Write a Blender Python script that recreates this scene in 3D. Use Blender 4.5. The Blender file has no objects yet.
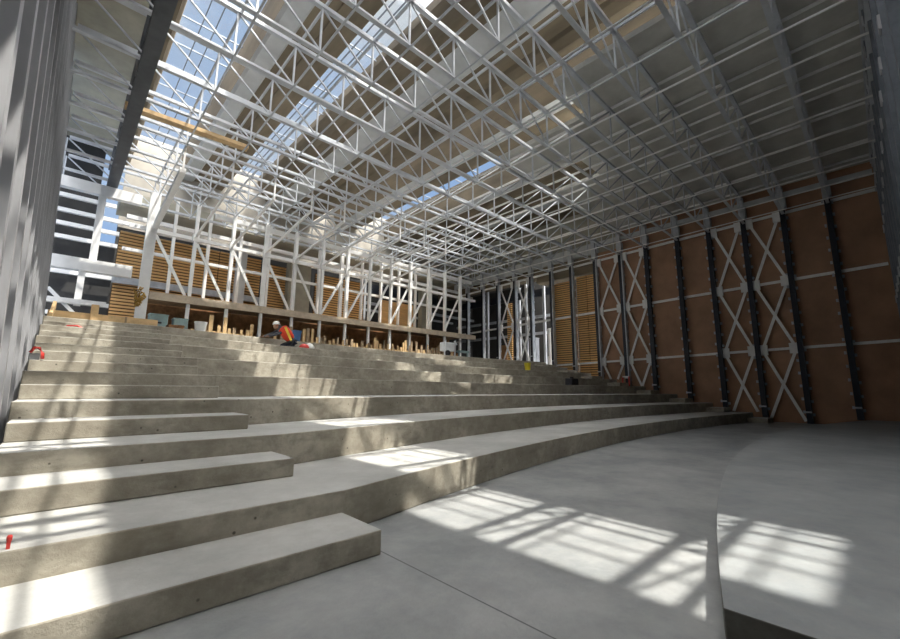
import bpy, math, random
from mathutils import Vector, Matrix
random.seed(7)
S = bpy.context.scene
COL = S.collection
R = math.radians

# ------------------------------------------------------------------ materials
def new_mat(name):
    m = bpy.data.materials.new(name); m.use_nodes = True
    nt = m.node_tree; b = nt.nodes['Principled BSDF']
    return m, nt, b

def mix(nt, fac, a, b_):
    n = nt.nodes.new('ShaderNodeMix'); n.data_type = 'RGBA'
    for sock, v in ((n.inputs[0], fac), (n.inputs[6], a), (n.inputs[7], b_)):
        if isinstance(v, bpy.types.NodeSocket): nt.links.new(v, sock)
        elif isinstance(v, (int, float)): sock.default_value = v
        else: sock.default_value = (*v, 1)
    return n.outputs[2]

def noise(nt, coord, scale, detail=4, rough=.55, stretch=(1, 1, 1)):
    mp = nt.nodes.new('ShaderNodeMapping'); mp.inputs['Scale'].default_value = stretch
    nt.links.new(coord, mp.inputs[0])
    n = nt.nodes.new('ShaderNodeTexNoise')
    n.inputs['Scale'].default_value = scale; n.inputs['Detail'].default_value = detail
    n.inputs['Roughness'].default_value = rough
    nt.links.new(mp.outputs[0], n.inputs['Vector'])
    return n.outputs[0]

def ramp(nt, sock, lo, hi):
    n = nt.nodes.new('ShaderNodeMapRange'); n.inputs[1].default_value = lo; n.inputs[2].default_value = hi
    nt.links.new(sock, n.inputs[0]); return n.outputs[0]

def pos(nt):
    return nt.nodes.new('ShaderNodeNewGeometry').outputs['Position']

def bump(nt, b, h, strength=.2, dist=.02):
    n = nt.nodes.new('ShaderNodeBump'); n.inputs['Strength'].default_value = strength
    n.inputs['Distance'].default_value = dist
    nt.links.new(h, n.inputs['Height']); nt.links.new(n.outputs[0], b.inputs['Normal'])

def concrete(name, c1, c2, c3, rough=.75, joint=None, pits=False, stretch=(1, 1, 1)):
    m, nt, b = new_mat(name); p = pos(nt)
    big = ramp(nt, noise(nt, p, .8, 7, .68, stretch), .40, .62)
    fine = ramp(nt, noise(nt, p, 4.5, 7, .7, stretch), .42, .66)
    c = mix(nt, big, c1, c2)
    f2 = nt.nodes.new('ShaderNodeMath'); f2.operation = 'MULTIPLY'; f2.inputs[1].default_value = .6
    nt.links.new(fine, f2.inputs[0])
    c = mix(nt, f2.outputs[0], c, c3)
    if pits:
        st = ramp(nt, noise(nt, p, 2.2, 6, .65, (.8, .8, 2.2)), .50, .66)
        f3 = nt.nodes.new('ShaderNodeMath'); f3.operation = 'MULTIPLY'; f3.inputs[1].default_value = .5
        nt.links.new(st, f3.inputs[0])
        c = mix(nt, f3.outputs[0], c, tuple(x * .6 for x in c1))
        vo = nt.nodes.new('ShaderNodeTexVoronoi'); vo.inputs['Scale'].default_value = 5
        nt.links.new(p, vo.inputs['Vector'])
        pit = ramp(nt, vo.outputs[0], .05, .09)
        inv = nt.nodes.new('ShaderNodeMath'); inv.operation = 'SUBTRACT'; inv.inputs[0].default_value = 1
        nt.links.new(pit, inv.inputs[1])
        c = mix(nt, inv.outputs[0], c, tuple(x * .35 for x in c1))
    if joint:
        sx = nt.nodes.new('ShaderNodeSeparateXYZ'); nt.links.new(p, sx.inputs[0])
        for axis, period, off in joint:
            a = nt.nodes.new('ShaderNodeMath'); a.operation = 'ADD'; a.inputs[1].default_value = -off + 500 * period
            nt.links.new(sx.outputs[axis], a.inputs[0])
            q = nt.nodes.new('ShaderNodeMath'); q.operation = 'MODULO'; q.inputs[1].default_value = period
            nt.links.new(a.outputs[0], q.inputs[0])
            l = nt.nodes.new('ShaderNodeMath'); l.operation = 'LESS_THAN'; l.inputs[1].default_value = .014
            nt.links.new(q.outputs[0], l.inputs[0])
            c = mix(nt, l.outputs[0], c, tuple(x * .45 for x in c1))
    nt.links.new(c, b.inputs['Base Color']); b.inputs['Roughness'].default_value = rough
    bump(nt, b, fine, .25, .015)
    return m

def simple(name, c, rough=.5, metal=0, var=.18, scale=3, stretch=(1, 1, 1)):
    m, nt, b = new_mat(name); p = pos(nt)
    f = ramp(nt, noise(nt, p, scale, 4, .6, stretch), .3, .7)
    cc = mix(nt, f, tuple(x * (1 - var) for x in c), tuple(min(1, x * (1 + var)) for x in c))
    nt.links.new(cc, b.inputs['Base Color'])
    b.inputs['Roughness'].default_value = rough; b.inputs['Metallic'].default_value = metal
    return m

M = {}
M['tread'] = concrete('tread_concrete', (.38, .385, .37), (.54, .54, .52), (.43, .425, .405), .7)
M['riser'] = concrete('riser_concrete', (.34, .31, .25), (.54, .505, .42), (.26, .23, .18), .85, pits=True)
M['floor'] = concrete('floor_concrete', (.235, .25, .255), (.37, .38, .38), (.30, .305, .30), .6, joint=((0, 14.2, 2.4),))
M['stage'] = concrete('stage_concrete', (.24, .26, .27), (.35, .37, .375), (.30, .305, .305), .55)
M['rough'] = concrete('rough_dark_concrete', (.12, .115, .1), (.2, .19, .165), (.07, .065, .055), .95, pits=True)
M['steel'] = simple('pale_painted_steel', (.55, .58, .62), .42, .15, .1)
M['steel2'] = simple('grey_galvanised_steel', (.50, .53, .57), .4, .35, .15)
M['cream'] = simple('cream_wall', (.40, .375, .33), .8, 0, .12, .7)
M['lit_steel'] = simple('lit_white_steel', (.86, .86, .85), .45, 0, .06)  # lightened copy of the pale steel; sunlit brightness put into the colour
M['deepslate'] = simple('dark_slate_steel', (.075, .083, .095), .5, .1, .2)
M['slate'] = simple('slate_blue_steel', (.20, .225, .26), .45, .2, .2)
M['stud'] = simple('grey_wall_stud_steel', (.56, .57, .60), .45, .3, .15, 2, (1, 1, .3))
M['sheet'] = simple('grey_wall_sheet', (.20, .21, .225), .6, .1, .2)
M['dark'] = simple('dark_blue_steel', (.018, .022, .034), .45, .2, .3)
M['board'] = simple('brown_wall_board', (.38, .22, .135), .75, 0, .2, .9)
M['lath'] = simple('orange_timber_lath', (.78, .47, .19), .6, 0, .25, 6, (.15, .15, 6))
M['gap'] = simple('dark_brown_backing', (.10, .055, .022), .9)
M['timber'] = simple('pale_timber', (.62, .43, .22), .65, 0, .2, 5)
M['timber2'] = simple('weathered_timber', (.34, .25, .155), .75, 0, .3, 4)
M['ply'] = simple('plywood', (.43, .30, .17), .7, 0, .25, 3)
M['edge'] = simple('dusty_timber_edge', (.50, .42, .32), .75, 0, .2, 3)
M['rust'] = simple('rusty_brown_timber', (.36, .19, .085), .8, 0, .35, 4)
M['precast'] = simple('brown_precast_concrete', (.20, .163, .112), .85, 0, .4, .8, (1, .25, 1))
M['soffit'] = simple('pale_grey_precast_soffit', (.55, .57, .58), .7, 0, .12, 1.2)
M['deck'] = simple('grey_roof_deck', (.55, .545, .51), .8, 0, .12, 1.5)
M['slab'] = simple('olive_grey_roof_slab', (.36, .35, .29), .85, 0, .18, 1)
M['cladding'] = simple('dark_grey_cladding', (.05, .049, .048), .8, 0, .3, 1)
M['black'] = simple('black_plastic', (.02, .02, .025), .5)
M['red'] = simple('red_plastic', (.65, .05, .04), .5)
M['vest'] = simple('orange_red_vest_cloth', (.80, .07, .03), .8, 0, .1)
M['stripe'] = simple('yellow_reflective_stripe', (.85, .62, .08), .4)
M['white'] = simple('white_plastic', (.78, .78, .76), .4, 0, .06)
M['blue'] = simple('blue_plastic', (.06, .16, .34), .5)
M['teal'] = simple('grey_green_paint', (.25, .36, .36), .6)
M['yellow'] = simple('yellow_plastic', (.75, .62, .03), .45)
M['cloth'] = simple('dark_navy_cloth', (.03, .035, .05), .9)
M['sleeve'] = simple('grey_sleeve_cloth', (.10, .105, .12), .9)
M['skin'] = simple('skin', (.45, .26, .17), .6)
M['ochre'] = simple('ochre_rope', (.50, .30, .07), .85, 0, .4, 8)
m, nt, b = new_mat('skylight_glass')
tr = nt.nodes.new('ShaderNodeBsdfTransparent'); gl = nt.nodes.new('ShaderNodeBsdfGlossy')
gl.inputs['Roughness'].default_value = .05
ms = nt.nodes.new('ShaderNodeMixShader'); ms.inputs[0].default_value = .05
nt.links.new(tr.outputs[0], ms.inputs[1]); nt.links.new(gl.outputs[0], ms.inputs[2])
nt.links.new(ms.outputs[0], nt.nodes['Material Output'].inputs[0])
M['glass'] = m

# ------------------------------------------------------------------ mesh helpers
class MB:
    def __init__(s): s.v = []; s.f = []; s.mi = []
    def add(s, verts, faces, mi=0):
        o = len(s.v); s.v += [Vector(v) for v in verts]
        s.f += [tuple(i + o for i in f) for f in faces]
        s.mi += [mi] * len(faces) if isinstance(mi, int) else list(mi)
        return s
    def box(s, x0, x1, y0, y1, z0, z1, mi=0):
        return s.add([(x0, y0, z0), (x1, y0, z0), (x1, y1, z0), (x0, y1, z0), (x0, y0, z1), (x1, y0, z1), (x1, y1, z1), (x0, y1, z1)],
                     [(0, 3, 2, 1), (4, 5, 6, 7), (0, 1, 5, 4), (1, 2, 6, 5), (2, 3, 7, 6), (3, 0, 4, 7)], mi)
    def bar(s, p, q, w, h, up=(0, 0, 1), mi=0):
        p, q = Vector(p), Vector(q); d = (q - p).normalized(); u = Vector(up)
        if abs(d.dot(u)) > .98: u = Vector((0, 1, 0))
        a = d.cross(u).normalized(); c = a.cross(d).normalized()
        a *= w / 2; c *= h / 2
        vs = [p - a - c, p + a - c, p + a + c, p - a + c, q - a - c, q + a - c, q + a + c, q - a + c]
        return s.add(vs, [(3, 2, 1, 0), (4, 5, 6, 7), (0, 1, 5, 4), (1, 2, 6, 5), (2, 3, 7, 6), (3, 0, 4, 7)], mi)
    def channel(s, p, q, w, h, t, up=(0, 0, 1), mi=0):
        """a C section: web plus two flanges, open on the up side"""
        p, q = Vector(p), Vector(q); d = (q - p).normalized(); u = Vector(up)
        a = d.cross(u).normalized(); c = a.cross(d).normalized()
        s.bar(p - c * (h / 2 - t / 2), q - c * (h / 2 - t / 2), w, t, c, mi)
        for k in (-1, 1):
            o = a * k * (w / 2 - t / 2)
            s.bar(p + o, q + o, t, h, c, mi)
        return s
    def prism(s, poly, z0, z1, mi_top=0, mi_side=1):
        n = len(poly); base = [(x, y, z0) for x, y in poly] + [(x, y, z1) for x, y in poly]
        f = [tuple(range(n, 2 * n)), tuple(range(n - 1, -1, -1))]
        f += [(i, (i + 1) % n, n + (i + 1) % n, n + i) for i in range(n)]
        return s.add(base, f, [mi_top, mi_side] + [mi_side] * n)
    def lathe(s, prof, c=(0, 0, 0), n=20, mi=0):
        c = Vector(c); vs = []; fs = []
        for r, z in prof:
            for k in range(n):
                a = 2 * math.pi * k / n; vs.append(c + Vector((r * math.cos(a), r * math.sin(a), z)))
        for i in range(len(prof) - 1):
            for k in range(n):
                k2 = (k + 1) % n
                fs.append((i * n + k, i * n + k2, (i + 1) * n + k2, (i + 1) * n + k))
        fs.append(tuple(range(n - 1, -1, -1))); fs.append(tuple(range((len(prof) - 1) * n, len(prof) * n)))
        return s.add(vs, fs, mi)
    def tube(s, pts, r, n=8, mi=0):
        pts = [Vector(p) for p in pts]; vs = []; fs = []
        for i, p in enumerate(pts):
            d = (pts[min(i + 1, len(pts) - 1)] - pts[max(i - 1, 0)]).normalized()
            a = d.orthogonal().normalized(); c = d.cross(a)
            rr = r[i] if isinstance(r, (list, tuple)) else r
            for k in range(n):
                t = 2 * math.pi * k / n; vs.append(p + (a * math.cos(t) + c * math.sin(t)) * rr)
        for i in range(len(pts) - 1):
            for k in range(n):
                k2 = (k + 1) % n; fs.append((i * n + k, i * n + k2, (i + 1) * n + k2, (i + 1) * n + k))
        fs.append(tuple(range(n - 1, -1, -1))); fs.append(tuple(range((len(pts) - 1) * n, len(pts) * n)))
        return s.add(vs, fs, mi)
    def build(s, name, mats, parent=None, origin=None, smooth=False, bevel=0):
        if not isinstance(mats, (list, tuple)): mats = [mats]
        off = Vector(origin) if origin is not None else (Vector(parent['_o']) if parent is not None else Vector((0, 0, 0)))
        me = bpy.data.meshes.new(name)
        me.from_pydata([v - off for v in s.v], [], s.f)
        for mt in mats: me.materials.append(M[mt] if isinstance(mt, str) else mt)
        for p, k in zip(me.polygons, s.mi): p.material_index = min(k, len(mats) - 1); p.use_smooth = smooth
        me.update()
        o = bpy.data.objects.new(name, me); COL.objects.link(o)
        if parent is not None: o.parent = parent
        else: o.location = off
        if bevel:
            md = o.modifiers.new('edge', 'BEVEL'); md.width = bevel; md.segments = 2; md.limit_method = 'ANGLE'; md.angle_limit = R(40)
        return o

def tag(o, label, cat, group=None, kind=None):
    o['label'] = label; o['category'] = cat
    if group: o['group'] = group
    if kind: o['kind'] = kind
    return o

ROOTS = []
def thing(name, label, cat, loc=(0, 0, 0), group=None):
    o = bpy.data.objects.new(name, None); COL.objects.link(o); o.location = loc; o['_o'] = tuple(loc)
    o.empty_display_size = .2; ROOTS.append(o)
    return tag(o, label, cat, group)

def struct(name, mb, mats, label=None, cat=None, **k):
    o = mb.build(name, mats, **k); o['kind'] = 'structure'
    if label: o['label'] = label
    if cat: o['category'] = cat
    return o

def copy_tree(root, loc):
    r = root.copy(); COL.objects.link(r); r.location = loc; ROOTS.append(r)
    for ch in list(root.children):
        c = ch.copy(); COL.objects.link(c); c.parent = r
        for g in list(ch.children):
            d = g.copy(); COL.objects.link(d); d.parent = c
    return r

ORD = ['first', 'second', 'third', 'fourth', 'fifth', 'sixth', 'seventh', 'eighth', 'ninth', 'tenth', 'eleventh', 'twelfth',
       'thirteenth', 'fourteenth', 'fifteenth', 'sixteenth', 'seventeenth', 'eighteenth', 'nineteenth', 'twentieth', 'twenty-first',
       'twenty-second', 'twenty-third', 'twenty-fourth']

# ------------------------------------------------------------------ layout constants (metres; camera 1.5 m above the flat floor)
H = .435                                   # one seating tier
XL, XR, XA, XB = -.42, 26.2, 2.38, 24.75   # left wall foot, right posts, ends of the two aisles
def xwall(z): return XL - .036 * (z - 1.5)
def D(X):
    if X < XA or X > XB + .3: return 0 if X < XA else D(XB)
    w = 12.62 if X < 15 else 14.0
    return 1.5 * (1 - ((X - 15) / w) ** 2)
def front(n): return 2.35 + 1.75 * n
YBACK = 20.6
TR_Y = [-4.0, -2.38, -.74, .93, 2.64, 4.32, 5.98, 7.67, 9.47, 11.2, 13.02, 14.87, 16.65, 18.5, 20.2, 22.0, 23.8]
NODE = [.85 + 1.63 * k for k in range(-1, 16)]
def zb(Y): return 10.54 - .016 * max(0, Y)
TD = 1.42                                  # truss depth
ROOF = 13.05

# ------------------------------------------------------------------ floor and stage
struct('floor', MB().box(-1.6, 33, -7, 32, -.3, 0), 'floor')
hs = .27
arc = [(2.95 + i * (26.44 - 2.95) / 60, 0) for i in range(61)]
arc = [(x, 2.45 - .0124 * (x - 14.5) ** 2) for x, _ in arc]
poly = [(2.95, -4.99), (26.44, -4.99)] + arc[::-1]
st = MB().prism(poly, 0, hs, 0, 1)
o = st.build('stage_platform', ['stage', 'rough'], bevel=.008)
tag(o, 'low grey concrete stage with a long curved front edge on the flat floor', 'stage')

# ------------------------------------------------------------------ seating tiers and aisle steps
names = ['lowest', 'second lowest', 'third', 'fourth', 'fifth', 'sixth', 'seventh', 'eighth and highest']
for n in range(1, 9):
    z0, z1 = (n - 1) * H, n * H
    xs = [xwall(z1) + .06, XA] + [XA + (XB - XA) * i / 48 for i in range(1, 49)] + [XB + .02, 26.12]
    fr = [(x, front(n) + D(x)) for x in xs]
    pl = fr + [(26.12, YBACK), (xs[0], YBACK)]
    o = MB().prism(pl, z0, z1, 0, 1).build('seating_tier', ['tread', 'riser'], origin=(XA, front(n), z0), bevel=.014)
    tag(o, 'curved raw concrete seating tier, the %s of the stepped bank' % names[n - 1] if n in (1, 2, 8) else
        'curved raw concrete seating tier, %s one up from the flat floor' % names[n - 1], 'seating tier', 'curved concrete seating tiers')
for n in range(0, 8):                       # half-height steps in the left aisle
    y0 = front(n + 1) - .73; z = n * H
    o = MB().box(xwall(z) + .07, XA - .02 if n == 0 else XA - .12, y0, front(n + 1), z, z + H / 2, [1, 0, 1, 1, 1, 1]).build(
        'aisle_step', ['tread', 'riser'], origin=(1, y0, z), bevel=.014)
    tag(o, 'long concrete half step by the left wall, %s' % ('lowest one, standing on the flat floor' if n == 0 else '%s one counting up from the floor' % ORD[n]),
        'step', 'half steps in the left aisle')
for n in range(0, 8):                       # and in the right aisle
    y1 = front(n + 1) + D(XB); y0 = y1 - .8; z = n * H
    o = MB().box(XB, 26.1, y0, y1, z, z + H / 2, [1, 0, 1, 1, 1, 1]).build('aisle_step', ['tread', 'riser'], origin=(25.4, y0, z), bevel=.014)
    tag(o, 'short concrete half step by the brown right wall, %s' % ('lowest one, beside the stage edge' if n == 0 else '%s one counting up from the floor' % ORD[n]),
        'step', 'half steps in the right aisle')

# ------------------------------------------------------------------ rear floor slab behind the tiers
struct('floor_rear', MB().box(-1.6, 33, YBACK, 32, 0, 3.55), 'rough')

# ------------------------------------------------------------------ left wall: sheet with vertical studs, slightly leaning
def lw(Y, z, off=0): return (xwall(z) + off, Y, z)
mb = MB(); y0, y1, zt = -5.2, 20.6, 14.75
a = [lw(y0, 0, -.2), lw(y1, 0, -.2), lw(y1, zt, -.2), lw(y0, zt, -.2)]
bq = [(x - .1, y, z) for x, y, z in a]
mb.add(a + bq, [(0, 1, 2, 3), (7, 6, 5, 4), (0, 4, 5, 1), (1, 5, 6, 2), (2, 6, 7, 3), (3, 7, 4, 0)])
struct('wall_left', mb, 'sheet')
yy = 1.15; k = 0
while yy < 20.4:
    t = thing('wall_stud', 'vertical pale steel stud on the left wall, %s along from the camera' % ORD[k], 'wall stud', lw(yy, 0), 'steel studs of the left wall')
    ztS = 12.4
    MB().bar(lw(yy, 0, -.09), lw(yy, ztS, -.09), .2, .05, (0, 1, 0)).bar(lw(yy + .15, 0, -.17), lw(yy + .15, ztS, -.17), .05, .3, (0, 1, 0)).build('web', 'stud', t)
    MB().bar(lw(yy + .14, 0, -.015), lw(yy + .14, ztS, -.015), .03, .28, (0, 1, 0)).build('flange', 'stud', t)
    MB().bar(lw(yy + .29, 0, -.03), lw(yy + .29, ztS, -.03), .05, .025, (0, 1, 0)).build('shade_lip', 'dark', t)  # coloured dark to stand in for the shaded gap between studs
    if k < 10:
        for zz in ((1.6, 4.4, 7.2) if k in (1, 2) else ()): MB().bar(lw(yy + .32, zz, -.1), lw(yy + .92, zz + 2.0, -.1), .02, .11, (1, 0, 0)).build('diagonal_strap', 'steel', t)
    yy += .98; k += 1

# ------------------------------------------------------------------ right wall: brown boards, rear opening with lath panels
mb = MB().box(26.45, 26.6, -1.3, 11.3, 0, 12.7).box(26.45, 26.6, 11.3, 13.05, 0, 10.95)
struct('wall_right', mb, 'board')
for i, (a0, a1, zz) in enumerate([(-.7, 2.69, 4.9), (2.69, 6.08, 4.9), (6.08, 9.59, 5.3), (9.59, 13.05, 5.3)]):
    pass
P_Y = [.96, 2.69, 4.4, 6.08, 7.75, 9.59, 11.25, 13.04, 14.88, 16.57, 18.4, 19.98, 21.77, 23.48, 25.3]
def ztop(Y): return 10.78 - .03 * max(0, Y - 2)
def g1(Y): return 7.16 - .03 * Y
def g0(Y): return 3.71 - .028 * Y
def zfloor(Y):
    if Y > YBACK: return 3.55
    n = 0
    while n < 8 and Y > front(n + 1) + D(XB): n += 1
    return max(n * H, hs if Y < 1.6 else 0)
CLIP = None
for i, Y in enumerate(P_Y):
    zf = zfloor(Y + .1)
    if i == 2: zf = .22
    t = thing('wall_post', 'dark steel post on the right wall, %s back from the stage end' % ORD[i], 'post', (XR, Y, zf), 'dark posts of the right wall')
    MB().box(XR - .02, XR + .24, Y - .1, Y + .1, zf, ztop(Y)).build('post', 'dark', t)
    fl = MB().box(XR - .05, XR + .24, Y - .17 if i > 5 else Y - .125, Y - .1, zf + .02, ztop(Y))
    fl.build('flange', 'steel2' if i > 5 else 'dark', t)
    z = zf + .35
    while z < ztop(Y) - .2:
        for sgn in ((-1, 1) if i < 6 else (-1,)):
            if CLIP is None:
                CLIP = MB().box(-.065, .065, -.04, .04, 0, .13).build('clip', 'steel2', t, origin=(0, 0, 0)); c = CLIP
            else:
                c = CLIP.copy(); COL.objects.link(c); c.parent = t
            c.location = (-.035 + .2, sgn * .17, z + (.12 if sgn > 0 else 0) - zf)
        z += .62
    MB().box(XR - .055, XR - .02, Y - .12, Y + .12, zf + .5, zf + .57).build('collar', 'steel', t)
    MB().box(XR - .1, XR + .2, Y - .13, Y + .13, ztop(Y) - .02, ROOF - 1.05).box(XR - .14, XR + .2, Y - .2, Y - .13, ztop(Y) + .1, ztop(Y) + .7).build('bracket', 'steel2', t)
# girts: three horizontal rails
for nm, zf_, w, lab in [('a', g0, .13, 'lower pale steel rail running along the right wall'), ('b', g1, .14, 'middle pale steel rail running along the right wall'),
                        ('c', lambda Y: ztop(Y) - .05, .14, 'upper pale steel rail at the heads of the dark wall posts')]:
    o = MB().bar((XR + .18, -.7, zf_(-.7)), (XR + .18, 26, zf_(26)), .08, w).build('wall_rail', 'lit_steel', origin=(XR + .18, 0, zf_(0)))
    tag(o, lab, 'rail')
o = MB().bar((XR + .13, -.7, 11.6), (XR + .13, 12.8, 11.55), .2, .24).bar((XR + .13, 12.8, 11.3), (XR + .13, 27, 11.0), .2, .75).build('eaves_beam', 'soffit')
tag(o, 'pale eaves beam above the right wall posts under the roof deck', 'beam')
# X bracing
def clip_line(p, q, zmin):
    p, q = Vector(p), Vector(q)
    if p.z < zmin: p = p + (q - p) * ((zmin - p.z) / (q.z - p.z))
    if q.z < zmin: q = q + (p - q) * ((zmin - q.z) / (p.z - q.z))
    return p, q
BR = [(1, 2, 'nearest the stage'), (2, 3, 'second from the stage'), (5, 6, 'third from the stage'), (6, 7, 'fourth from the stage'),
      (10, 11, 'fifth from the stage, in the open rear bays'), (11, 12, 'sixth from the stage, in the open rear bays')]
for a_, b_, lab in BR:
    Ya, Yb = P_Y[a_] + .14, P_Y[b_] - .2; zf = max(zfloor(Ya), zfloor(Yb)) + .03
    t = thing('cross_brace', 'pale steel cross bracing between dark posts, %s' % lab, 'cross brace', (XR + .12, (Ya + Yb) / 2, zf), 'cross braces of the right wall')
    lv = [lambda Y: .1, g0, g1, lambda Y: ztop(Y) - .12]
    for s in range(3):
        for fl in (0, 1):
            p = (XR + .1 + .04 * fl, Ya, lv[s + fl](Ya)); q = (XR + .1 + .04 * fl, Yb, lv[s + 1 - fl](Yb))
            if max(p[2], q[2]) < zf: continue
            p, q = clip_line(p, q, zf)
            MB().bar(p, q, .13, .03, (1, 0, 0)).build('diagonal', 'lit_steel', t)
    for s in (1, 2, 3):
        for Y in (Ya + .12, Yb - .06):
            z = lv[s](Y) - (.15 if s == 3 else 0)
            MB().box(XR + .07, XR + .2, Y - .16, Y + .16, z - .26, z + .26).build('gusset', 'lit_steel', t)

# lath panels behind the posts (rear half of right wall)
def lath_panel(name, label, p0, dirv, length, z0, z1, pitch, splits=(), group='orange timber lath panels'):
    """backing sheet and stack of horizontal laths; dirv is the run direction, normal towards the hall"""
    d = Vector(dirv).normalized(); nrm = Vector((-d.y, d.x, 0))
    p0 = Vector(p0)
    t = thing(name, label, 'timber panel', (p0.x, p0.y, z0), group)
    c0 = p0 - nrm * .1; c1 = p0 + d * length - nrm * .1
    b = MB().bar((c0.x, c0.y, (z0 + z1) / 2), (c1.x, c1.y, (z0 + z1) / 2), .05, z1 - z0)
    b.build('backing', 'gap', t)
    l = MB(); z = z0 + pitch / 2; cuts = [0] + list(splits) + [length]
    while z < z1:
        for u, v in zip(cuts[:-1], cuts[1:]):
            q0 = p0 + d * (u + .025); q1 = p0 + d * (v - .025)
            l.bar((q0.x, q0.y, z), (q1.x, q1.y, z), .08, pitch * .62)
        z += pitch
    l.build('laths', 'lath', t)
    return t
lath_panel('lath_panel', 'tall orange horizontal lath panel, nearest the brown boards on the right', (26.7, 13.17, 0), (0, 1, 0), 1.55, 0, 9.62, .16, (.75,))
lath_panel('lath_panel', 'tall orange horizontal lath panel beside the open rear bays on the right', (26.7, 14.85, 0), (0, 1, 0), 1.75, 0, 9.4, .16)
lath_panel('lath_panel', 'narrow orange lath strip seen behind the rear cross bracing', (26.9, 20.75, 0), (0, 1, 0), .55, 0, 8.6, .16)
struct('trim_1', MB().box(26.5, 27.6, 13.05, 18, 9.7, 10.9), 'precast')
struct('wall_right_upper', MB().box(27.6, 27.8, -5.2, 31, 11.2, 16.4), 'slab')
struct('trim_2', MB().box(26.5, 27.6, 18, 30, 10.2, 11.2), 'precast')

# ------------------------------------------------------------------ roof trusses
def make_truss(loc):
    t = thing('roof_truss', '', 'roof truss', loc, 'white steel roof trusses')
    X0, X1 = -.72, 26.1
    def P(x, z): return (x, loc[1], loc[2] + z)
    MB().bar(P(X0, 0), P(X1, 0), .13, .025).bar(P(X0, .05), P(X1, .05), .03, .1).build('bottom_chord', 'steel', t)
    MB().bar(P(X0, TD), P(X1, TD), .13, .11).build('top_chord', 'steel', t)
    for k, x in enumerate(NODE):
        MB().bar(P(x, .06), P(x, TD - .06), .05, .05, (0, 1, 0)).build('vertical', 'steel', t)
        if k == 0: continue
        xp = NODE[k - 1]
        if x < 13.5: MB().bar(P(x - .05, .1), P(xp + .05, TD - .08), .045, .045, (0, 1, 0)).build('diagonal', 'steel', t)
        else: MB().bar(P(xp + .05, .1), P(x - .05, TD - .08), .045, .045, (0, 1, 0)).build('diagonal', 'steel', t)
    return t
for i, Y in enumerate(TR_Y):
    if i == 0: t0 = t = make_truss((0, Y, zb(Y)))
    else: t = copy_tree(t0, (0, Y, zb(Y)))
    if i < 3: t['label'] = 'white steel roof truss above the stage, %s row before the right wall posts begin' % ORD[2 - i]
    else: t['label'] = 'white steel roof truss across the hall, %s back from the stage end' % ORD[i - 3]
# longitudinal girder along the left
t = thing('long_girder', 'dark lattice girder running the length of the hall near the left wall', 'girder', (.72, 0, zb(0)))
gm = 'deepslate'
MB().bar((.72, -4, zb(0)), (.72, 23.5, zb(23.5)), .14, .14).build('bottom_chord', gm, t)
MB().bar((.84, -4, zb(0) - .09), (.84, 23.5, zb(23.5) - .09), .36, .03).build('bottom_plate', 'deepslate', t)
MB().bar((.72, -4, zb(0) + 1.2), (.72, 23.5, zb(23.5) + 1.2), .14, .14).build('top_chord', gm, t)
for j in range(len(TR_Y) - 1):
    ya, yb_ = TR_Y[j], TR_Y[j + 1]; ym = (ya + yb_) / 2
    MB().bar((.72, ya, zb(ya)), (.72, ym, zb(ym) + 1.2), .05, .05).build('diagonal', gm, t)
    MB().bar((.72, ym, zb(ym) + 1.2), (.72, yb_, zb(yb_)), .05, .05).build('diagonal', gm, t)
    MB().bar((.72, ym, zb(ym)), (.72, ym, zb(ym) + 1.2), .06, .06).build('vertical', gm, t)
for k, x in enumerate(NODE):
    if x < 0: continue
    o = MB().bar((x, -4.2, zb(0) - .05), (x, 0, zb(0) - .05), .045, .045).bar((x, 0, zb(0) - .05), (x, 24, zb(24) - .05), .045, .045).build('bridging_bar', 'lit_steel' if x > 11 else 'steel', origin=(x, 0, zb(0)))  # bars on the dim right side take the lightened steel, light put into colour
    tag(o, 'slim steel bar tying the truss bottoms lengthwise, %s from the left wall' % ORD[k - 1], 'tie bar', 'tie bars under the trusses')
    o = MB().bar((x + .1, -4.2, zb(0) + TD + .12), (x + .1, 0, zb(0) + TD + .12), .055, .09).bar((x + .1, 0, zb(0) + TD + .12), (x + .1, 24, zb(24) + TD + .12), .055, .09).build('roof_purlin', 'lit_steel' if x > 11 else 'steel', origin=(x + .1, 0, zb(0) + TD))  # purlins on the dim right are lightened by colour as well
    tag(o, 'steel roof purlin lying on the truss tops, %s from the left wall' % ORD[k - 1], 'purlin', 'purlins on the trusses')

# ------------------------------------------------------------------ roof: precast beams with skylight strips between them
YF, YE = -5.0, 29.5
def band(prof, y0, y1, name, label, mats, mis, cat='roof beam', group='precast roof beams'):
    """cross-section polygon in XZ swept along Y"""
    n = len(prof); vs = [(x, y0, z) for x, z in prof] + [(x, y1, z) for x, z in prof]
    f = [(i, n + i, n + (i + 1) % n, (i + 1) % n) for i in range(n)] + [tuple(range(n)), tuple(range(2 * n - 1, n - 1, -1))]
    o = MB().add(vs, f, list(mis) + [mis[0], mis[0]]).build(name, mats, origin=(prof[0][0], 0, prof[0][1]))
    return tag(o, label, cat, group)
ZT, ZL = 16.0, 14.6                         # roof plane and underside of the precast beams
band([(-1.5, ZL + .1), (.95, ZL + .1), (.95, ZT + .1), (-1.5, ZT + .1)], YF, YE, 'roof_slab', 'olive grey roof slab between the left wall and the first skylight', ['slab'], [0] * 4, 'roof slab', None)
band([(.96, ZL - .05), (1.1, ZL - .3), (1.6, ZL - .3), (1.74, ZL), (1.95, ZT), (1.95, ZT + .3), (.96, ZT + .3)], YF, YE, 'roof_beam', 'brown precast roof beam left of the first skylight', ['precast'], [0] * 7)
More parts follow.
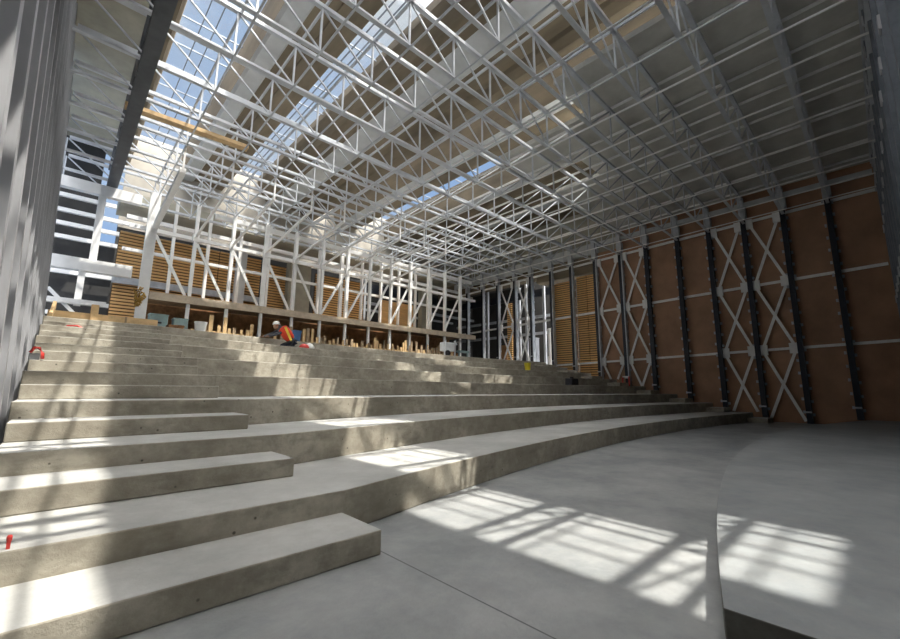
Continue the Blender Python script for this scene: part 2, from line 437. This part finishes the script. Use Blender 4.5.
band([(4.25, ZT), (4.25, ZL + .15), (4.35, ZL), (4.95, ZL), (5.05, ZL + .12), (5.7, ZL + .12), (5.72, ZL + .05), (6.7, ZL), (7.2, ZT), (7.2, ZT + .4), (4.25, ZT + .4)], YF, YE, 'roof_beam',
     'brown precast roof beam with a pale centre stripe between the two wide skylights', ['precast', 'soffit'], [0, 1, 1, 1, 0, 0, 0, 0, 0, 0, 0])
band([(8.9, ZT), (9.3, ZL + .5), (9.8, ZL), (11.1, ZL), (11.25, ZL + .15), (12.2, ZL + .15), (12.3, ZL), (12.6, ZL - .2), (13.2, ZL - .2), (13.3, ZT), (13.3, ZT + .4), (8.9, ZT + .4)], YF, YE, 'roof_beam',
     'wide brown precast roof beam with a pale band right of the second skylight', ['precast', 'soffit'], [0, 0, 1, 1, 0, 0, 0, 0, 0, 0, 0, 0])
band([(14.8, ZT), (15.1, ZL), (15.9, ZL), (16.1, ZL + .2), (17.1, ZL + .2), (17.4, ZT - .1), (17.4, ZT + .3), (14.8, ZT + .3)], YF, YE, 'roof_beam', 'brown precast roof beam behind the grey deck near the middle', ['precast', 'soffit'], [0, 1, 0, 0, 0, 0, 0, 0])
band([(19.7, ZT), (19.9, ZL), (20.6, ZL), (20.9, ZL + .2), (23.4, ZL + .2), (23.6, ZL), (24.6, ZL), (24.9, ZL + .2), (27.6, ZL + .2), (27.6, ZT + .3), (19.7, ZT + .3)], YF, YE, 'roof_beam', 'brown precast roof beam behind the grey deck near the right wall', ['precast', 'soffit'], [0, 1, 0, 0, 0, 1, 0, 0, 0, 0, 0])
ZD = zb(0) + TD + .2
mb = MB().box(11.55, 26.9, -5.0, 6.9, ZD, ZD + .2).box(13.95, 16.6, 6.9, 11.3, ZD, ZD + .2).box(18.7, 26.9, 6.9, 11.3, ZD, ZD + .2).box(16.6, 18.7, 6.9, 8.7, ZD, ZD + .2)
struct('ceiling', mb, 'deck')
SKY = [(1.95, 4.25, YF, YE, 'first skylight strip, above the left aisle'), (7.2, 8.9, YF, YE, 'second skylight strip, wide and blue over the seating'),
       (13.3, 14.8, YF, YE, 'third skylight strip, near the middle of the roof'), (17.4, 19.7, YF, YE, 'fourth skylight strip, towards the right wall')]
for x0, x1, ya, yb_, lab in SKY:
    t = thing('skylight', lab, 'skylight', (x0, ya, ZT + .22), 'roof skylight strips')
    MB().box(x0, x1, ya, yb_, ZT + .25, ZT + .262).build('pane', 'glass', t)
    for q in (.3, .5): MB().box(x0 + (x1 - x0) * q, x0 + (x1 - x0) * q + .03, ya, yb_, ZT + .16, ZT + .24).build('rail', 'slate', t)
    y = ya + .4; first = None
    while y < yb_:
        if first is None: first = MB().box(x0, x1, y, y + .04, ZT + .18, ZT + .24).build('glazing_bar', 'slate', t); fy = y
        else:
            c = first.copy(); COL.objects.link(c); c.parent = t; c.location = (0, y - fy, 0)
        y += 1.72

# yellow plank lying across the trusses
o = MB().bar((.6, 16.0, zb(16) + .22), (4.3, 15.8, zb(16) + .22), .3, .14).build('timber_plank', 'timber', origin=(.6, 16, zb(16) + .15))
tag(o, 'long yellow timber plank lying across the roof ties near the first skylight', 'plank')

# ------------------------------------------------------------------ stage side wall at right edge of the view
k = 0
for x in [9.2 + 1.45 * j for j in range(12)]:
    t = thing('wall_stud', 'tall steel stud of the open stage wall, %s from the right corner' % ORD[11 - k], 'wall stud', (x, -.85, hs), 'studs of the stage wall')
    MB().box(x - .09, x + .09, -.98, -.72, hs, 12.1).build('stud', 'slate', t)
    for z in [2.1 + 3.1 * j for j in range(4)]: MB().box(x - .12, x + .12, -.73, -.69, z, z + .3).build('plate', 'stud', t)
    if k % 2 == 0: MB().bar((x, -.8, 6.6), (x + 1.3, -.8, 10.4), .1, .06, (0, 1, 0)).build('brace', 'slate', t)
    k += 1
struct('wall_front_blocker', MB().box(-1.6, 33, -5.25, -5.0, 0, 16.4), 'sheet')  # unseen wall added behind the view to block daylight from the front
struct('wall_stage', MB().box(14.5, 26.44, -1.2, -1.1, hs, 12.1), 'cladding')

# ------------------------------------------------------------------ rear frame: deck, posts, braces
YP, ZP = 22.0, 5.6
t = thing('rear_platform', 'long timber topped platform on short posts behind the top tier', 'platform', (13, YP, 3.55))
MB().box(2.58, 23.6, YP - .1, YP + 2.8, ZP - .02, ZP + .06).build('deck', 'ply', t)
MB().box(2.58, 23.6, YP - .16, YP - .06, ZP - .30, ZP + .04).build('edge_beam', 'edge', t)
gx = [2.48 + 1.63 * j for j in range(13)]
for x in gx[1:]:
    MB().box(x - .07, x + .07, YP - .05, YP + .09, 3.55, ZP - .3).build('leg', 'lit_steel' if random.random() < .7 else 'timber2', t)
mb = MB()
for j in range(40):
    x = 2.6 + j * .54; h = random.uniform(.5, 1.5)
    mb.box(x, x + random.uniform(.1, .4), YP + 1.2 + random.random(), YP + 2.4 + random.random() * .3, 3.55, 3.55 + h)
o = mb.build('timber_pile', 'rust', origin=(13, 23.5, 3.55)); tag(o, 'rusty brown stacked timber under the rear platform', 'timber', kind='stuff')
struct('wall_platform_back', MB().box(2.7, 23.6, YP + 2.85, YP + 2.95, 3.55, ZP - .02), 'rust')
k = 0
for j, x in enumerate(gx):
    w = .14 if j % 3 else .18
    t = thing('rear_post', 'white steel post on the front edge of the rear platform, %s from the left' % ORD[j], 'post', (x, YP, ZP + .06), 'front row of rear posts')
    big = j == 0
    MB().box(x - (.3 if big else w / 2), x + w / 2, YP - .07, YP + .12, ZP + .06 if not big else 3.95, zb(YP) + .02).build('shaft', 'lit_steel', t)
    MB().box(x - .13, x + .13, YP - .1, YP + .13, 8.35, 8.7).build('joint_plate', 'lit_steel', t)
    if j < 12:
        xn = gx[j + 1]
        if j < 5: MB().bar((x + .1, YP + .15, 8.3), (xn - .15, YP + .15, ZP + .1), .12, .08, (0, 1, 0)).build('brace', 'lit_steel', t)
        else: MB().bar((x + .1, YP + .15, ZP + .1), (xn - .15, YP + .15, 8.3), .12, .08, (0, 1, 0)).build('brace', 'lit_steel', t)
for j in range(13):
    x = 3.55 + 1.57 * j
    t = thing('rear_post', 'pale steel post on the back of the rear platform, %s from the left' % ORD[j], 'post', (x, YP + 2.1, ZP + .06), 'back row of rear posts')
    w = .2 if j in (4, 6) else .13
    MB().box(x - w / 2, x + w / 2, YP + 2.0, YP + 2.2, ZP + .06, 10.9).build('shaft', 'lit_steel' if j % 2 else 'lit_steel', t)
    MB().box(x - .1, x + .1, YP + 1.95, YP + 2.25, ZP + .06, ZP + .1).build('base_plate', 'lit_steel', t)
for nm, z, x0, x1, yy, h, mt in [('upper', 9.95, 4.9, 23.5, YP + .25, .26, 'lit_steel'), ('middle', 8.55, 1.6, 24, YP + .3, .17, 'lit_steel'), ('rear upper', 9.6, 1.6, 24, YP + 2.3, .2, 'lit_steel'), ('rear middle', 8.0, 1.6, 24, YP + 2.35, .15, 'lit_steel')]:
    o = MB().box(x0, x1, yy - .08, yy + .08, z - h / 2, z + h / 2).build('cross_rail', mt, origin=(x0, yy, z))
    tag(o, '%s white steel rail tying the rear posts above the platform' % nm, 'rail')
for j, x in enumerate(gx[:9]):              # sloping struts from the posts up to the trusses in front
    wk = .2 if j == 0 else .09
    o = MB().bar((x, YP - .12, 8.6), (x, 16.7, 9.25), wk, wk).bar((x, 16.72, 9.2), (x, 16.72, zb(16.7) - .09), .06, .06).build('knee_strut', 'lit_steel', origin=(x, YP, 8.6))
    tag(o, 'sloping steel strut from the rear posts up to the roof, %s from the left' % ORD[j], 'strut', 'sloping rear struts')
# concrete columns and lath walls behind the platform
for x, w, y, lab in [(7.3, .5, 25.6, 'grey column behind the rear posts left of the worker'), (11.0, 1.5, 26.0, 'broad grey concrete pier behind the rear posts above the worker'), (21.6, 1.0, 25.5, 'grey concrete column behind the right end of the rear platform')]:
    o = MB().box(x - w / 2, x + w / 2, y, y + .5, 3.55, 10.2 if w < 1.4 else 9.6).build('concrete_column', 'soffit' if w < 1 else 'slab', origin=(x, y, 3.55), bevel=.02)
    tag(o, lab, 'column')
lath_panel('lath_panel', 'long orange lath wall behind the white posts at the rear left', (8.66, 26.5, 0), (-1, 0, 0), 7.1, 3.56, 9.45, .17, (2.4, 4.7))
lath_panel('lath_panel', 'narrow orange lath panel right of the grey rear column', (10.3, 26.6, 0), (-1, 0, 0), 1.1, 3.56, 9.4, .17)
lath_panel('lath_panel', 'orange lath wall behind the rear posts right of the broad pier', (16.2, 26.5, 0), (-1, 0, 0), 3.9, 3.56, 9.4, .17, (2.0,))
o = MB().box(17.6, 20.9, 26.3, 26.4, 3.55, 8.3).build('plywood_sheet', 'lath', origin=(19, 26.3, 5)); tag(o, 'orange brown plywood sheet behind the rear posts', 'plywood sheet')
o = MB().box(1.5, 9, 26.1, 26.3, 6.65, 7.0).build('cross_rail', 'steel2', origin=(1.5, 26.2, 6.8)); tag(o, 'grey steel rail crossing in front of the rear left lath wall', 'rail')
o = MB().box(1.3, 24, 24.5, 26.6, 10.3, 10.9).build('roof_beam', 'slab', origin=(12, 25, 10.3)); tag(o, 'beige concrete cross beam above the rear posts', 'roof beam')

# far left rear opening: portal, louvres
o = MB().box(-1.2, 1.9, 22.0, 22.35, 6.15, 6.65).build('cross_beam', 'lit_steel', origin=(0, 22, 6.15)); tag(o, 'deep pale steel beam across the open bay at the far left', 'beam')
o = MB().box(-1.2, 1.9, 22.0, 22.3, 9.5, 9.95).build('cross_beam', 'lit_steel', origin=(0, 22, 9.5)); tag(o, 'pale steel beam high across the open bay at the far left', 'beam')
t = thing('bay_post', 'pale steel post above the deep beam at the far left', 'post', (.55, 22.1, 6.65)); MB().box(.45, .7, 22.05, 22.3, 6.65, 9.5).build('shaft', 'lit_steel', t)
t = thing('bay_post', 'short pale post under the deep beam at the far left', 'post', (.3, 22.1, 3.55)); MB().box(.2, .42, 22.05, 22.25, 4.7, 6.15).build('shaft', 'lit_steel', t); MB().bar((-.6, 22.1, 5.3), (.7, 22.1, 3.9), .12, .1, (0, 1, 0)).build('brace', 'lit_steel', t); MB().box(-.9, 1.2, 22.0, 22.15, 4.75, 4.95).build('rail', 'lit_steel', t)
struct('wall_rear', MB().box(-1.8, 1.6, 28.6, 28.75, 3.55, 9.3).box(-1.8, .6, 28.6, 28.75, 9.3, 14.9).box(1.6, 33, 29.6, 29.75, 3.55, 10.6), 'cladding')
struct('wall_rear_upper', MB().box(1.6, 33, 29.55, 29.75, 10.6, 16.6), 'cream')
struct('ceiling_corridor_shade', MB().box(27.82, 31.7, 21.8, 29.5, 11.2, 11.4), 'cladding')  # roof added over the service corridor to shade the rear right bays
struct('wall_rear_right', MB().box(31.5, 31.7, 13, 29.6, 0, 12), 'cladding')
for j, z in enumerate([4.4, 5.0, 5.6, 7.1, 7.6, 8.9, 9.6, 10.3, 11.1, 11.8]):
    o = MB().box(-1.6, 2.6, 27.9, 28.1, z, z + .2).build('wall_girt', 'lit_steel', origin=(0, 28, z))
    tag(o, 'horizontal pale girt on the far left rear wall, %s from the bottom' % ORD[j], 'girt', 'girts of the rear wall')
# open service bays at the rear right: shelves, pipes, frames
for j, (x, y) in enumerate([(17.2, 28), (19.0, 28.3), (22.4, 27.2), (24.2, 28.5), (27.8, 24.2), (28.4, 20.4), (27.9, 18.3), (29.6, 22), (27.7, 17.2)]):
    o = MB().box(x - .09, x + .09, y - .09, y + .09, 3.55 if y > YBACK else 0, 10.6).build('frame_post', 'steel2' if j % 2 else 'steel', origin=(x, y, 3.55))
    tag(o, 'thin steel post in the dark bays behind the hall, %s from the left' % ORD[j], 'post', 'posts in the dark rear bays')
for j, (x0, x1, y, z, h, mt) in enumerate([(17, 25, 28.2, 9.2, .7, 'dark'), (17, 27, 28.0, 7.6, .16, 'steel'), (17.5, 26, 28.4, 6.6, .2, 'steel2'), (16.5, 26.5, 28.6, 5.6, .14, 'steel2'), (17, 31, 29, 8.4, .22, 'steel')]):
    o = MB().box(x0, x1, y - .1, y + .1, z, z + h).build('service_rail', mt, origin=(x0, y, z))
    tag(o, 'horizontal rail across the dark rear bays, %s listed at its own height' % ORD[j] if False else
        ['dark blue deep beam high in the rear bays', 'thin pale rail in the rear bays below the dark beam', 'grey duct crossing the middle of the rear bays', 'lowest grey rail crossing the rear bays', 'long pale rail at the very back of the rear bays'][j], 'rail')
for j, (y0, y1, z, mt) in enumerate([(17, 29, 9.2, 'dark'), (17, 29, 7.4, 'steel2'), (17, 29, 6.0, 'steel')]):
    o = MB().box(28.5, 28.7, y0, y1, z, z + (.6 if mt == 'dark' else .2)).build('service_rail', mt, origin=(28.6, y0, z))
    tag(o, ['dark blue beam outside the open right bays', 'grey rail outside the open right bays at mid height', 'pale rail outside the open right bays, lowest'][j], 'rail')
for j, (x, y, z, sx, sz, mt, lab) in enumerate([(19.6, 27.4, 3.55, 1.1, 1.5, 'soffit', 'pale crate stack standing in the rear bays behind the machine'), (23.2, 26.6, 3.55, .8, 1.1, 'ply', 'plywood crate in the rear bays near the right end of the platform'),
        (28.2, 22.4, 0, .9, 5.2, 'rust', 'tall brown cabinet outside the open right bays'), (28.0, 19.4, 0, .5, 5.6, 'steel2', 'narrow grey cabinet outside the open right bays')]):
    t = thing('storage_crate' if j < 2 else 'tall_cabinet', lab, 'crate' if j < 2 else 'cabinet', (x, y, z))
    MB().box(x - sx / 2, x + sx / 2, y - .3, y + .3, z, z + sz).build('body', mt, t, bevel=.02)
    MB().box(x - sx / 2 - .02, x + sx / 2 + .02, y - .32, y + .32, z + sz, z + sz + .06).build('lid', mt, t)
    for q in (.3, .65): MB().box(x - sx / 2 - .03, x + sx / 2 + .03, y - .33, y - .29, z + sz * q, z + sz * q + .06).build('batten', mt, t)
t = thing('duct_riser', 'shiny white wrapped riser outside the open right bay', 'duct', (27.6, 17.6, 0)); MB().lathe([(.22, 0), (.24, 2.4), (.2, 2.5), (.25, 4.0), (.2, 4.1), (.25, 6.1), (.22, 6.2)], (27.6, 17.6, 0), 16).build('pipe', 'white', t, smooth=True)

# ------------------------------------------------------------------ formwork on the top tier
t = thing('formwork_board', 'yellow timber formwork board across the top of the left aisle', 'board', (1, 18.15, 8 * H))
MB().box(-.4, 2.5, 18.1, 18.18, 8 * H + .02, 8 * H + .42).build('board', 'timber', t)
MB().box(.62, .82, 18.0, 18.1, 8 * H, 8 * H + .72).build('stake', 'timber', t)
MB().box(1.55, 1.6, 18.05, 18.1, 8 * H, 8 * H + .42).build('cleat', 'timber2', t)
o = MB().bar((-.3, 17.2, 8 * H + .12), (-.26, 18.0, 8 * H + .6), .08, .2).build('timber_plank', 'timber', origin=(-.5, 17.2, 3.5)); tag(o, 'short timber plank leaning along the left wall at the top of the aisle', 'plank')
ys = lambda x: front(9) + D(x)
x = 3.9; i = 0
while x < 19.2:
    h = random.choice([.4, .45, .55, .65, .8]) * random.uniform(.9, 1.15)
    mt = 'timber' if random.random() < (.85 if x < 6 or 12.5 < x < 15 else .45) else 'timber2'
    if not 6.2 < x < 7.0:
        y = ys(x) + random.uniform(-.1, .1); w = random.uniform(.045, .075)
        t = thing('formwork_stake', 'short timber formwork stake standing on the top tier', 'stake', (x, y, 8 * H), 'formwork stakes along the top tier')
        MB().box(x - w, x + w, y - .03, y + .03, 8 * H, 8 * H + h).build('stake', mt, t)
        MB().bar((x, y + .03, 8 * H + .22), (x + .02, y + .4, 8 * H + .02), .05, .04).build('strut', mt, t)
    x += random.uniform(.18, .3); i += 1
for x0, x1, mt, lab in [(3.7, 6.1, 'timber', 'bright timber formwork board behind the stakes left of the worker'), (7.6, 12.2, 'timber2', 'weathered formwork board behind the stakes right of the worker'), (12.2, 15.6, 'timber', 'sunlit timber formwork board in the middle of the top tier'), (15.7, 19.4, 'timber2', 'weathered formwork board near the machine on the top tier')]:
    mb = MB(); n = 6
    for q in range(n):
        a_ = x0 + (x1 - x0) * q / n; c_ = x0 + (x1 - x0) * (q + 1) / n
        mb.bar((a_, ys(a_) + .5, 8 * H + .17), (c_, ys(c_) + .5, 8 * H + .17), .04, .3)
    tag(mb.build('formwork_board', mt, origin=(x0, ys(x0), 8 * H)), lab, 'board')

def bucket(name, label, loc, r, h, body, cat='bucket'):
    t = thing(name, label, cat, loc); x, y, z = loc
    MB().lathe([(r * .8, 0), (r, h), (r * 1.06, h), (r * 1.06, h * .93), (r * .93, h * .93), (r * .76, .02)], loc, 24).build('body', body, t, smooth=False)
    pts = [(x + r * 1.02 * math.cos(a), y - .02, z + h * .9 - r * .5 * math.sin(a) * .9) for a in [math.pi * k / 12 for k in range(13)]]
    MB().tube(pts, .012, 6).build('handle', 'steel2', t)
    return t
bucket('bucket', 'white bucket standing among the formwork at the top left', (3.85, 18.0, 8 * H), .21, .5, 'white')
bucket('bucket', 'blue grey bucket beside the crouching worker', (7.5, 17.65, 8 * H), .2, .5, 'blue')
bucket('bucket', 'bright yellow bucket on a tier near the right wall', (20.85, front(6) + D(20.85) + .9, 6 * H), .2, .5, 'yellow')
# red and white bag
t = thing('bag', 'red and white bag lying beside the blue bucket', 'bag', (7.45, 16.7, 7 * H))
MB().lathe([(.1, 0), (.2, .04), (.23, .12), (.16, .24), (.05, .28)], (7.45, 16.7, 7 * H), 14).build('body', 'red', t, smooth=True)
MB().lathe([(.1, 0), (.2, .05), (.22, .18), (.12, .3), (.03, .34)], (7.7, 16.75, 7 * H), 14).build('flap', 'white', t, smooth=True)
# teal crates and dark blocks at left end of platform
for x, y, z, sx, sz, mt, lab in [(2.75, 20.0, 8 * H, .62, .85, 'teal', 'grey green crate at the left end under the rear platform'), (3.5, 19.9, 8 * H, .5, .75, 'teal', 'smaller grey green crate right of the first crate'),
                                 (3.15, 18.7, 8 * H, .5, .3, 'rust', 'dark brown block lying in front of the crates')]:
    t = thing('crate', lab, 'crate', (x, y, z))
    MB().box(x - sx / 2, x + sx / 2, y - .25, y + .25, z, z + sz).build('body', mt, t, bevel=.02)
    MB().box(x - sx / 2 - .015, x + sx / 2 + .015, y - .265, y + .265, z + sz, z + sz + .05).build('lid', mt, t)
    MB().box(x - .1, x + .1, y - .27, y - .25, z + sz * .6, z + sz * .68).build('handle', 'black', t)
# rope coil on the big column
t = thing('rope_bundle', 'ochre rope bundle hanging at the foot of the big white column', 'rope', (2.1, 21.7, 4.7))
for q in range(7):
    pts = []
    for k in range(15):
        a = 2 * math.pi * k / 14; rr = .03 + .022 * q
        pts.append((2.2 + rr * math.cos(a) + random.uniform(-.09, .09), 21.72 - .03 * q, 4.95 + .08 * q + 1.3 * rr * math.sin(a) + random.uniform(-.07, .07)))
    MB().tube(pts, .035, 6).build('loop', 'ochre', t, smooth=True)
# small machine
t = thing('mixer', 'small pale machine with wheel standing at the right end of the stakes', 'machine', (17.3, 18.4, 8 * H)); z = 8 * H
MB().box(16.95, 17.75, 18.2, 18.7, z + .3, z + .85).build('body', 'soffit', t, bevel=.04)
MB().tube([(17.15, 18.15, z + .18), (17.15, 18.3, z + .18)], .18, 18).build('wheel', 'black', t)
for x in (16.95, 17.8): MB().bar((x, 18.25, z), (x + .1, 18.3, z + 1.0), .07, .07).build('leg', 'steel', t)
MB().bar((17.8, 18.3, z + .95), (18.05, 18.3, z + .75), .06, .06).build('handle', 'steel', t)
t = thing('trestle', 'blue grey low trestle right of the pale machine', 'trestle', (18.6, 18.3, z))
MB().box(18.2, 19.1, 18.2, 18.5, z + .3, z + .42).build('top', 'teal', t)
for x in (18.28, 19.0): MB().box(x - .04, x + .04, 18.3, 18.38, z, z + .3).build('leg', 'teal', t)
# dark box on a right-hand tier
zt_ = 4 * H; yb_ = front(4) + D(19.2) + .35
t = thing('tool_box', 'small black box left on a tier by the right wall', 'box', (19.2, yb_, zt_))
MB().box(18.85, 19.5, yb_ - .2, yb_ + .2, zt_, zt_ + .34).build('body', 'black', t, bevel=.03)
MB().box(19.05, 19.3, yb_ - .03, yb_ + .03, zt_ + .34, zt_ + .42).build('handle', 'black', t)
# red barrier frame at a post foot
pz = zfloor(11.0); t = thing('red_frame', 'small red safety frame at the foot of a braced post', 'frame', (25.9, 11.2, pz))
for y in (11.0, 11.4): MB().box(25.86, 25.94, y - .03, y + .03, pz, pz + .62).build('leg', 'red', t)
MB().box(25.86, 25.94, 11.0, 11.4, pz + .56, pz + .64).build('rail', 'white', t)
# red marks on the left
t = thing('rebar_cap', 'small red cap on a stub at the left end of the lowest tier', 'cap', (-.085, 4.14, H)); MB().box(-.095, -.075, 4.13, 4.15, H, H + .06).build('stub', 'red', t); MB().lathe([(.014, .05), (.015, .075), (.01, .085)], (-.085, 4.14, H), 12).build('cap', 'red', t)
ty, tz = front(5) - .62, 4 * H + H / 2
t = thing('tape_roll', 'red tape draped over a grey block on the left steps', 'tape', (-.33, ty, tz))
MB().box(-.37, -.23, ty - .05, ty + .08, tz, tz + .12).build('block', 'stage', t, bevel=.01)
MB().tube([(-.36, ty - .06, tz + .13), (-.31, ty - .08, tz + .22), (-.25, ty - .08, tz + .21), (-.2, ty - .09, tz + .12), (-.19, ty - .1, tz + .02)], .026, 8).build('tape', 'red', t, smooth=True)
t = thing('tape_roll', 'red tape lying near the top of the left aisle', 'tape', (.3, front(7) + 1.0, 7 * H)); y = front(7) + 1.0
MB().tube([(.0, y, 7 * H + .02), (.1, y, 7 * H + .12), (.3, y, 7 * H + .14), (.42, y, 7 * H + .08), (.45, y, 7 * H + .02)], .02, 8).build('tape', 'red', t, smooth=True)

# ------------------------------------------------------------------ the worker, kneeling on the seventh tier, leaning left over the eighth
def skin_body(name, pts, edges, radii, mat, parent, root=0, levels=2):
    me = bpy.data.meshes.new(name); o_ = Vector(parent['_o'])
    me.from_pydata([Vector(p) - o_ for p in pts], edges, [])
    o = bpy.data.objects.new(name, me); COL.objects.link(o); o.parent = parent
    md = o.modifiers.new('skin', 'SKIN'); md.use_smooth_shade = True
    sv = me.skin_vertices[0].data if me.skin_vertices else None
    if sv is None:
        me.attributes.new('x', 'FLOAT', 'POINT')
    for i, r in enumerate(radii):
        sv[i].radius = (r, r) if not isinstance(r, tuple) else r
        sv[i].use_root = (i == root)
    sd = o.modifiers.new('sub', 'SUBSURF'); sd.levels = levels; sd.render_levels = levels
    me.materials.append(M[mat]); return o
wx, wy, wz = 6.6, 16.5, 7 * H
per = thing('person', 'crouching worker in orange red vest and white helmet, reaching left on the tiers', 'person', (wx, wy, wz))
def w(x, y, z): return (wx + x, wy + y, wz + z)
# tube-built continuous body: spine, limbs joined in one mesh through a skin modifier with a bmesh-made skin layer
import bmesh
def skinned(name, nodes, edges, mat, parent, levels=2):
    o_ = Vector(parent['_o']); bm = bmesh.new(); lay = bm.verts.layers.skin.verify(); vs = []
    for i, (p, r) in enumerate(nodes):
        v = bm.verts.new(Vector(p) - o_); v[lay].radius = (r, r); v[lay].use_root = (i == 0); vs.append(v)
    for a_, c_ in edges: bm.edges.new((vs[a_], vs[c_]))
    me = bpy.data.meshes.new(name); bm.to_mesh(me); bm.free(); me.materials.append(M[mat])
    o = bpy.data.objects.new(name, me); COL.objects.link(o); o.parent = parent
    md = o.modifiers.new('skin', 'SKIN'); md.use_smooth_shade = True
    sd = o.modifiers.new('sub', 'SUBSURF'); sd.levels = levels; sd.render_levels = levels
    return o
body = [(w(.17, .0, .30), .15), (w(.06, .06, .55), .17), (w(-.1, .12, .80), .18), (w(-.26, .15, .86), .08), (w(-.38, .16, .93), .1),      # pelvis, waist, chest, neck, head
        (w(-.05, .0, .76), .07), (w(-.28, .05, .6), .055), (w(-.52, .22, .50), .045), (w(-.60, .27, .47), .035),                         # near arm
        (w(-.22, .32, .74), .07), (w(-.42, .42, .62), .055), (w(-.64, .50, .52), .045), (w(-.72, .52, .48), .035),                       # far arm
        (w(.24, -.06, .26), .11), (w(-.1, .0, .12), .085), (w(.3, -.1, .07), .06), (w(.42, -.12, .05), .045),                            # near leg, knee on tier
        (w(.2, .14, .24), .11), (w(-.14, .22, .12), .085), (w(.24, .2, .07), .06), (w(.36, .2, .05), .045)]
ed = [(0, 1), (1, 2), (2, 3), (3, 4), (2, 5), (5, 6), (6, 7), (7, 8), (2, 9), (9, 10), (10, 11), (11, 12), (0, 13), (13, 14), (14, 15), (15, 16), (0, 17), (17, 18), (18, 19), (19, 20)]
bo = skinned('body', body, ed, 'sleeve', per)
vest = skinned('vest', [(w(.21, -.02, .33), .2), (w(.08, .05, .54), .225), (w(-.09, .1, .77), .235), (w(-.19, .13, .88), .17)], [(0, 1), (1, 2), (2, 3)], 'vest', per)
MB().bar(w(.10, -.24, .33), w(-.13, -.13, .86), .09, .02, (.3, 1, 0)).build('reflective_stripe', 'stripe', per)
MB().lathe([(.03, -.1), (.09, -.1), (.1, 0), (.095, .1), (.05, .14)], w(-.38, .16, .90), 16).build('face', 'skin', per, smooth=True)
MB().lathe([(.165, 0), (.135, .015), (.125, .06), (.09, .12), (.03, .145)], w(-.38, .16, .96), 20).build('helmet', 'white', per, smooth=True)
skinned('trousers', [(w(.18, .0, .30), .165), (w(.26, -.07, .25), .125), (w(-.1, .0, .13), .1), (w(.3, -.1, .08), .075), (w(.22, .15, .23), .125), (w(-.14, .22, .13), .1), (w(.24, .2, .08), .075)],
        [(0, 1), (1, 2), (2, 3), (0, 4), (4, 5), (5, 6)], 'cloth', per)
for q, (cx, cy, cz) in enumerate([w(-.62, .28, .465), w(-.74, .53, .475)]):
    hnd = MB()
    hnd.bar((cx + .05, cy, cz + .01), (cx - .04, cy, cz - .0), .08, .03)
    for f in range(4): hnd.tube([(cx - .03, cy - .03 + f * .02, cz), (cx - .08 - .01 * (f in (1, 2)), cy - .03 + f * .02, cz - .005), (cx - .11 - .01 * (f in (1, 2)), cy - .03 + f * .02, cz - .03)], .009, 6)
    hnd.tube([(cx + .02, cy - .04, cz), (cx - .02, cy - .07, cz - .005), (cx - .05, cy - .075, cz - .02)], .01, 6)
    hnd.build('hand', 'skin', per, smooth=True)

# ------------------------------------------------------------------ camera
cam = bpy.data.cameras.new('camera'); co = bpy.data.objects.new('camera', cam); COL.objects.link(co)
F_PX = 411.0; cam.sensor_width = 36; cam.sensor_fit = 'HORIZONTAL'; cam.lens = F_PX / 900 * 36; cam.clip_end = 400; cam.clip_start = .05
p = math.atan(69.5 / F_PX); roll = .0075; yaw = R(46.4)
fw = Vector((math.cos(yaw), math.sin(yaw), 0)); rt = Vector((math.sin(yaw), -math.cos(yaw), 0)); up = Vector((0, 0, 1))
Fv = fw * math.cos(p) + up * math.sin(p); Uv = up * math.cos(p) - fw * math.sin(p)
Rr = rt * math.cos(roll) + Uv * math.sin(roll); Uc = Uv * math.cos(roll) - rt * math.sin(roll)
mt = Matrix((Rr, Uc, -Fv)).transposed().to_4x4(); mt.translation = (0, 0, 1.5)
co.matrix_world = mt; S.camera = co

# ------------------------------------------------------------------ daylight
sun = bpy.data.lights.new('sun', 'SUN'); so = bpy.data.objects.new('sun', sun); COL.objects.link(so)
so.location = (5, -10, 30)
so.rotation_euler = Vector((-.24, .335, -1)).to_track_quat('-Z', 'Y').to_euler()
sun.energy = 6.7; sun.angle = R(.5); sun.color = (1, .95, .86)
wd = bpy.data.worlds.new('sky'); S.world = wd; wd.use_nodes = True; nt = wd.node_tree
bg = nt.nodes['Background']
tc = nt.nodes.new('ShaderNodeTexCoord')
dt = nt.nodes.new('ShaderNodeVectorMath'); dt.operation = 'DOT_PRODUCT'; dt.inputs[1].default_value = Vector((.18, -.32, 1)).normalized()
nt.links.new(tc.outputs['Generated'], dt.inputs[0])
mr = nt.nodes.new('ShaderNodeMapRange'); mr.inputs[1].default_value = .58; mr.inputs[2].default_value = .95; mr.inputs[3].default_value = .62; mr.inputs[4].default_value = 12.5
nt.links.new(dt.outputs['Value'], mr.inputs[0]); nt.links.new(mr.outputs[0], bg.inputs['Strength'])
ns = nt.nodes.new('ShaderNodeTexNoise'); ns.inputs['Scale'].default_value = 2.2; ns.inputs['Detail'].default_value = 5
nt.links.new(tc.outputs['Generated'], ns.inputs['Vector'])
cf = ramp(nt, ns.outputs[0], .42, .68)
c = mix(nt, cf, (.40, .62, 1.0), (.86, .94, 1.0)); c = mix(nt, ramp(nt, dt.outputs['Value'], .55, .8), c, (1.0, .97, .93)); nt.links.new(c, bg.inputs['Color'])

vs = S.view_settings; vs.view_transform = 'Standard'; vs.look = 'None'; vs.exposure = .3; vs.gamma = 1; vs.use_curve_mapping = False
for o in ROOTS:
    if '_o' in o: del o['_o']
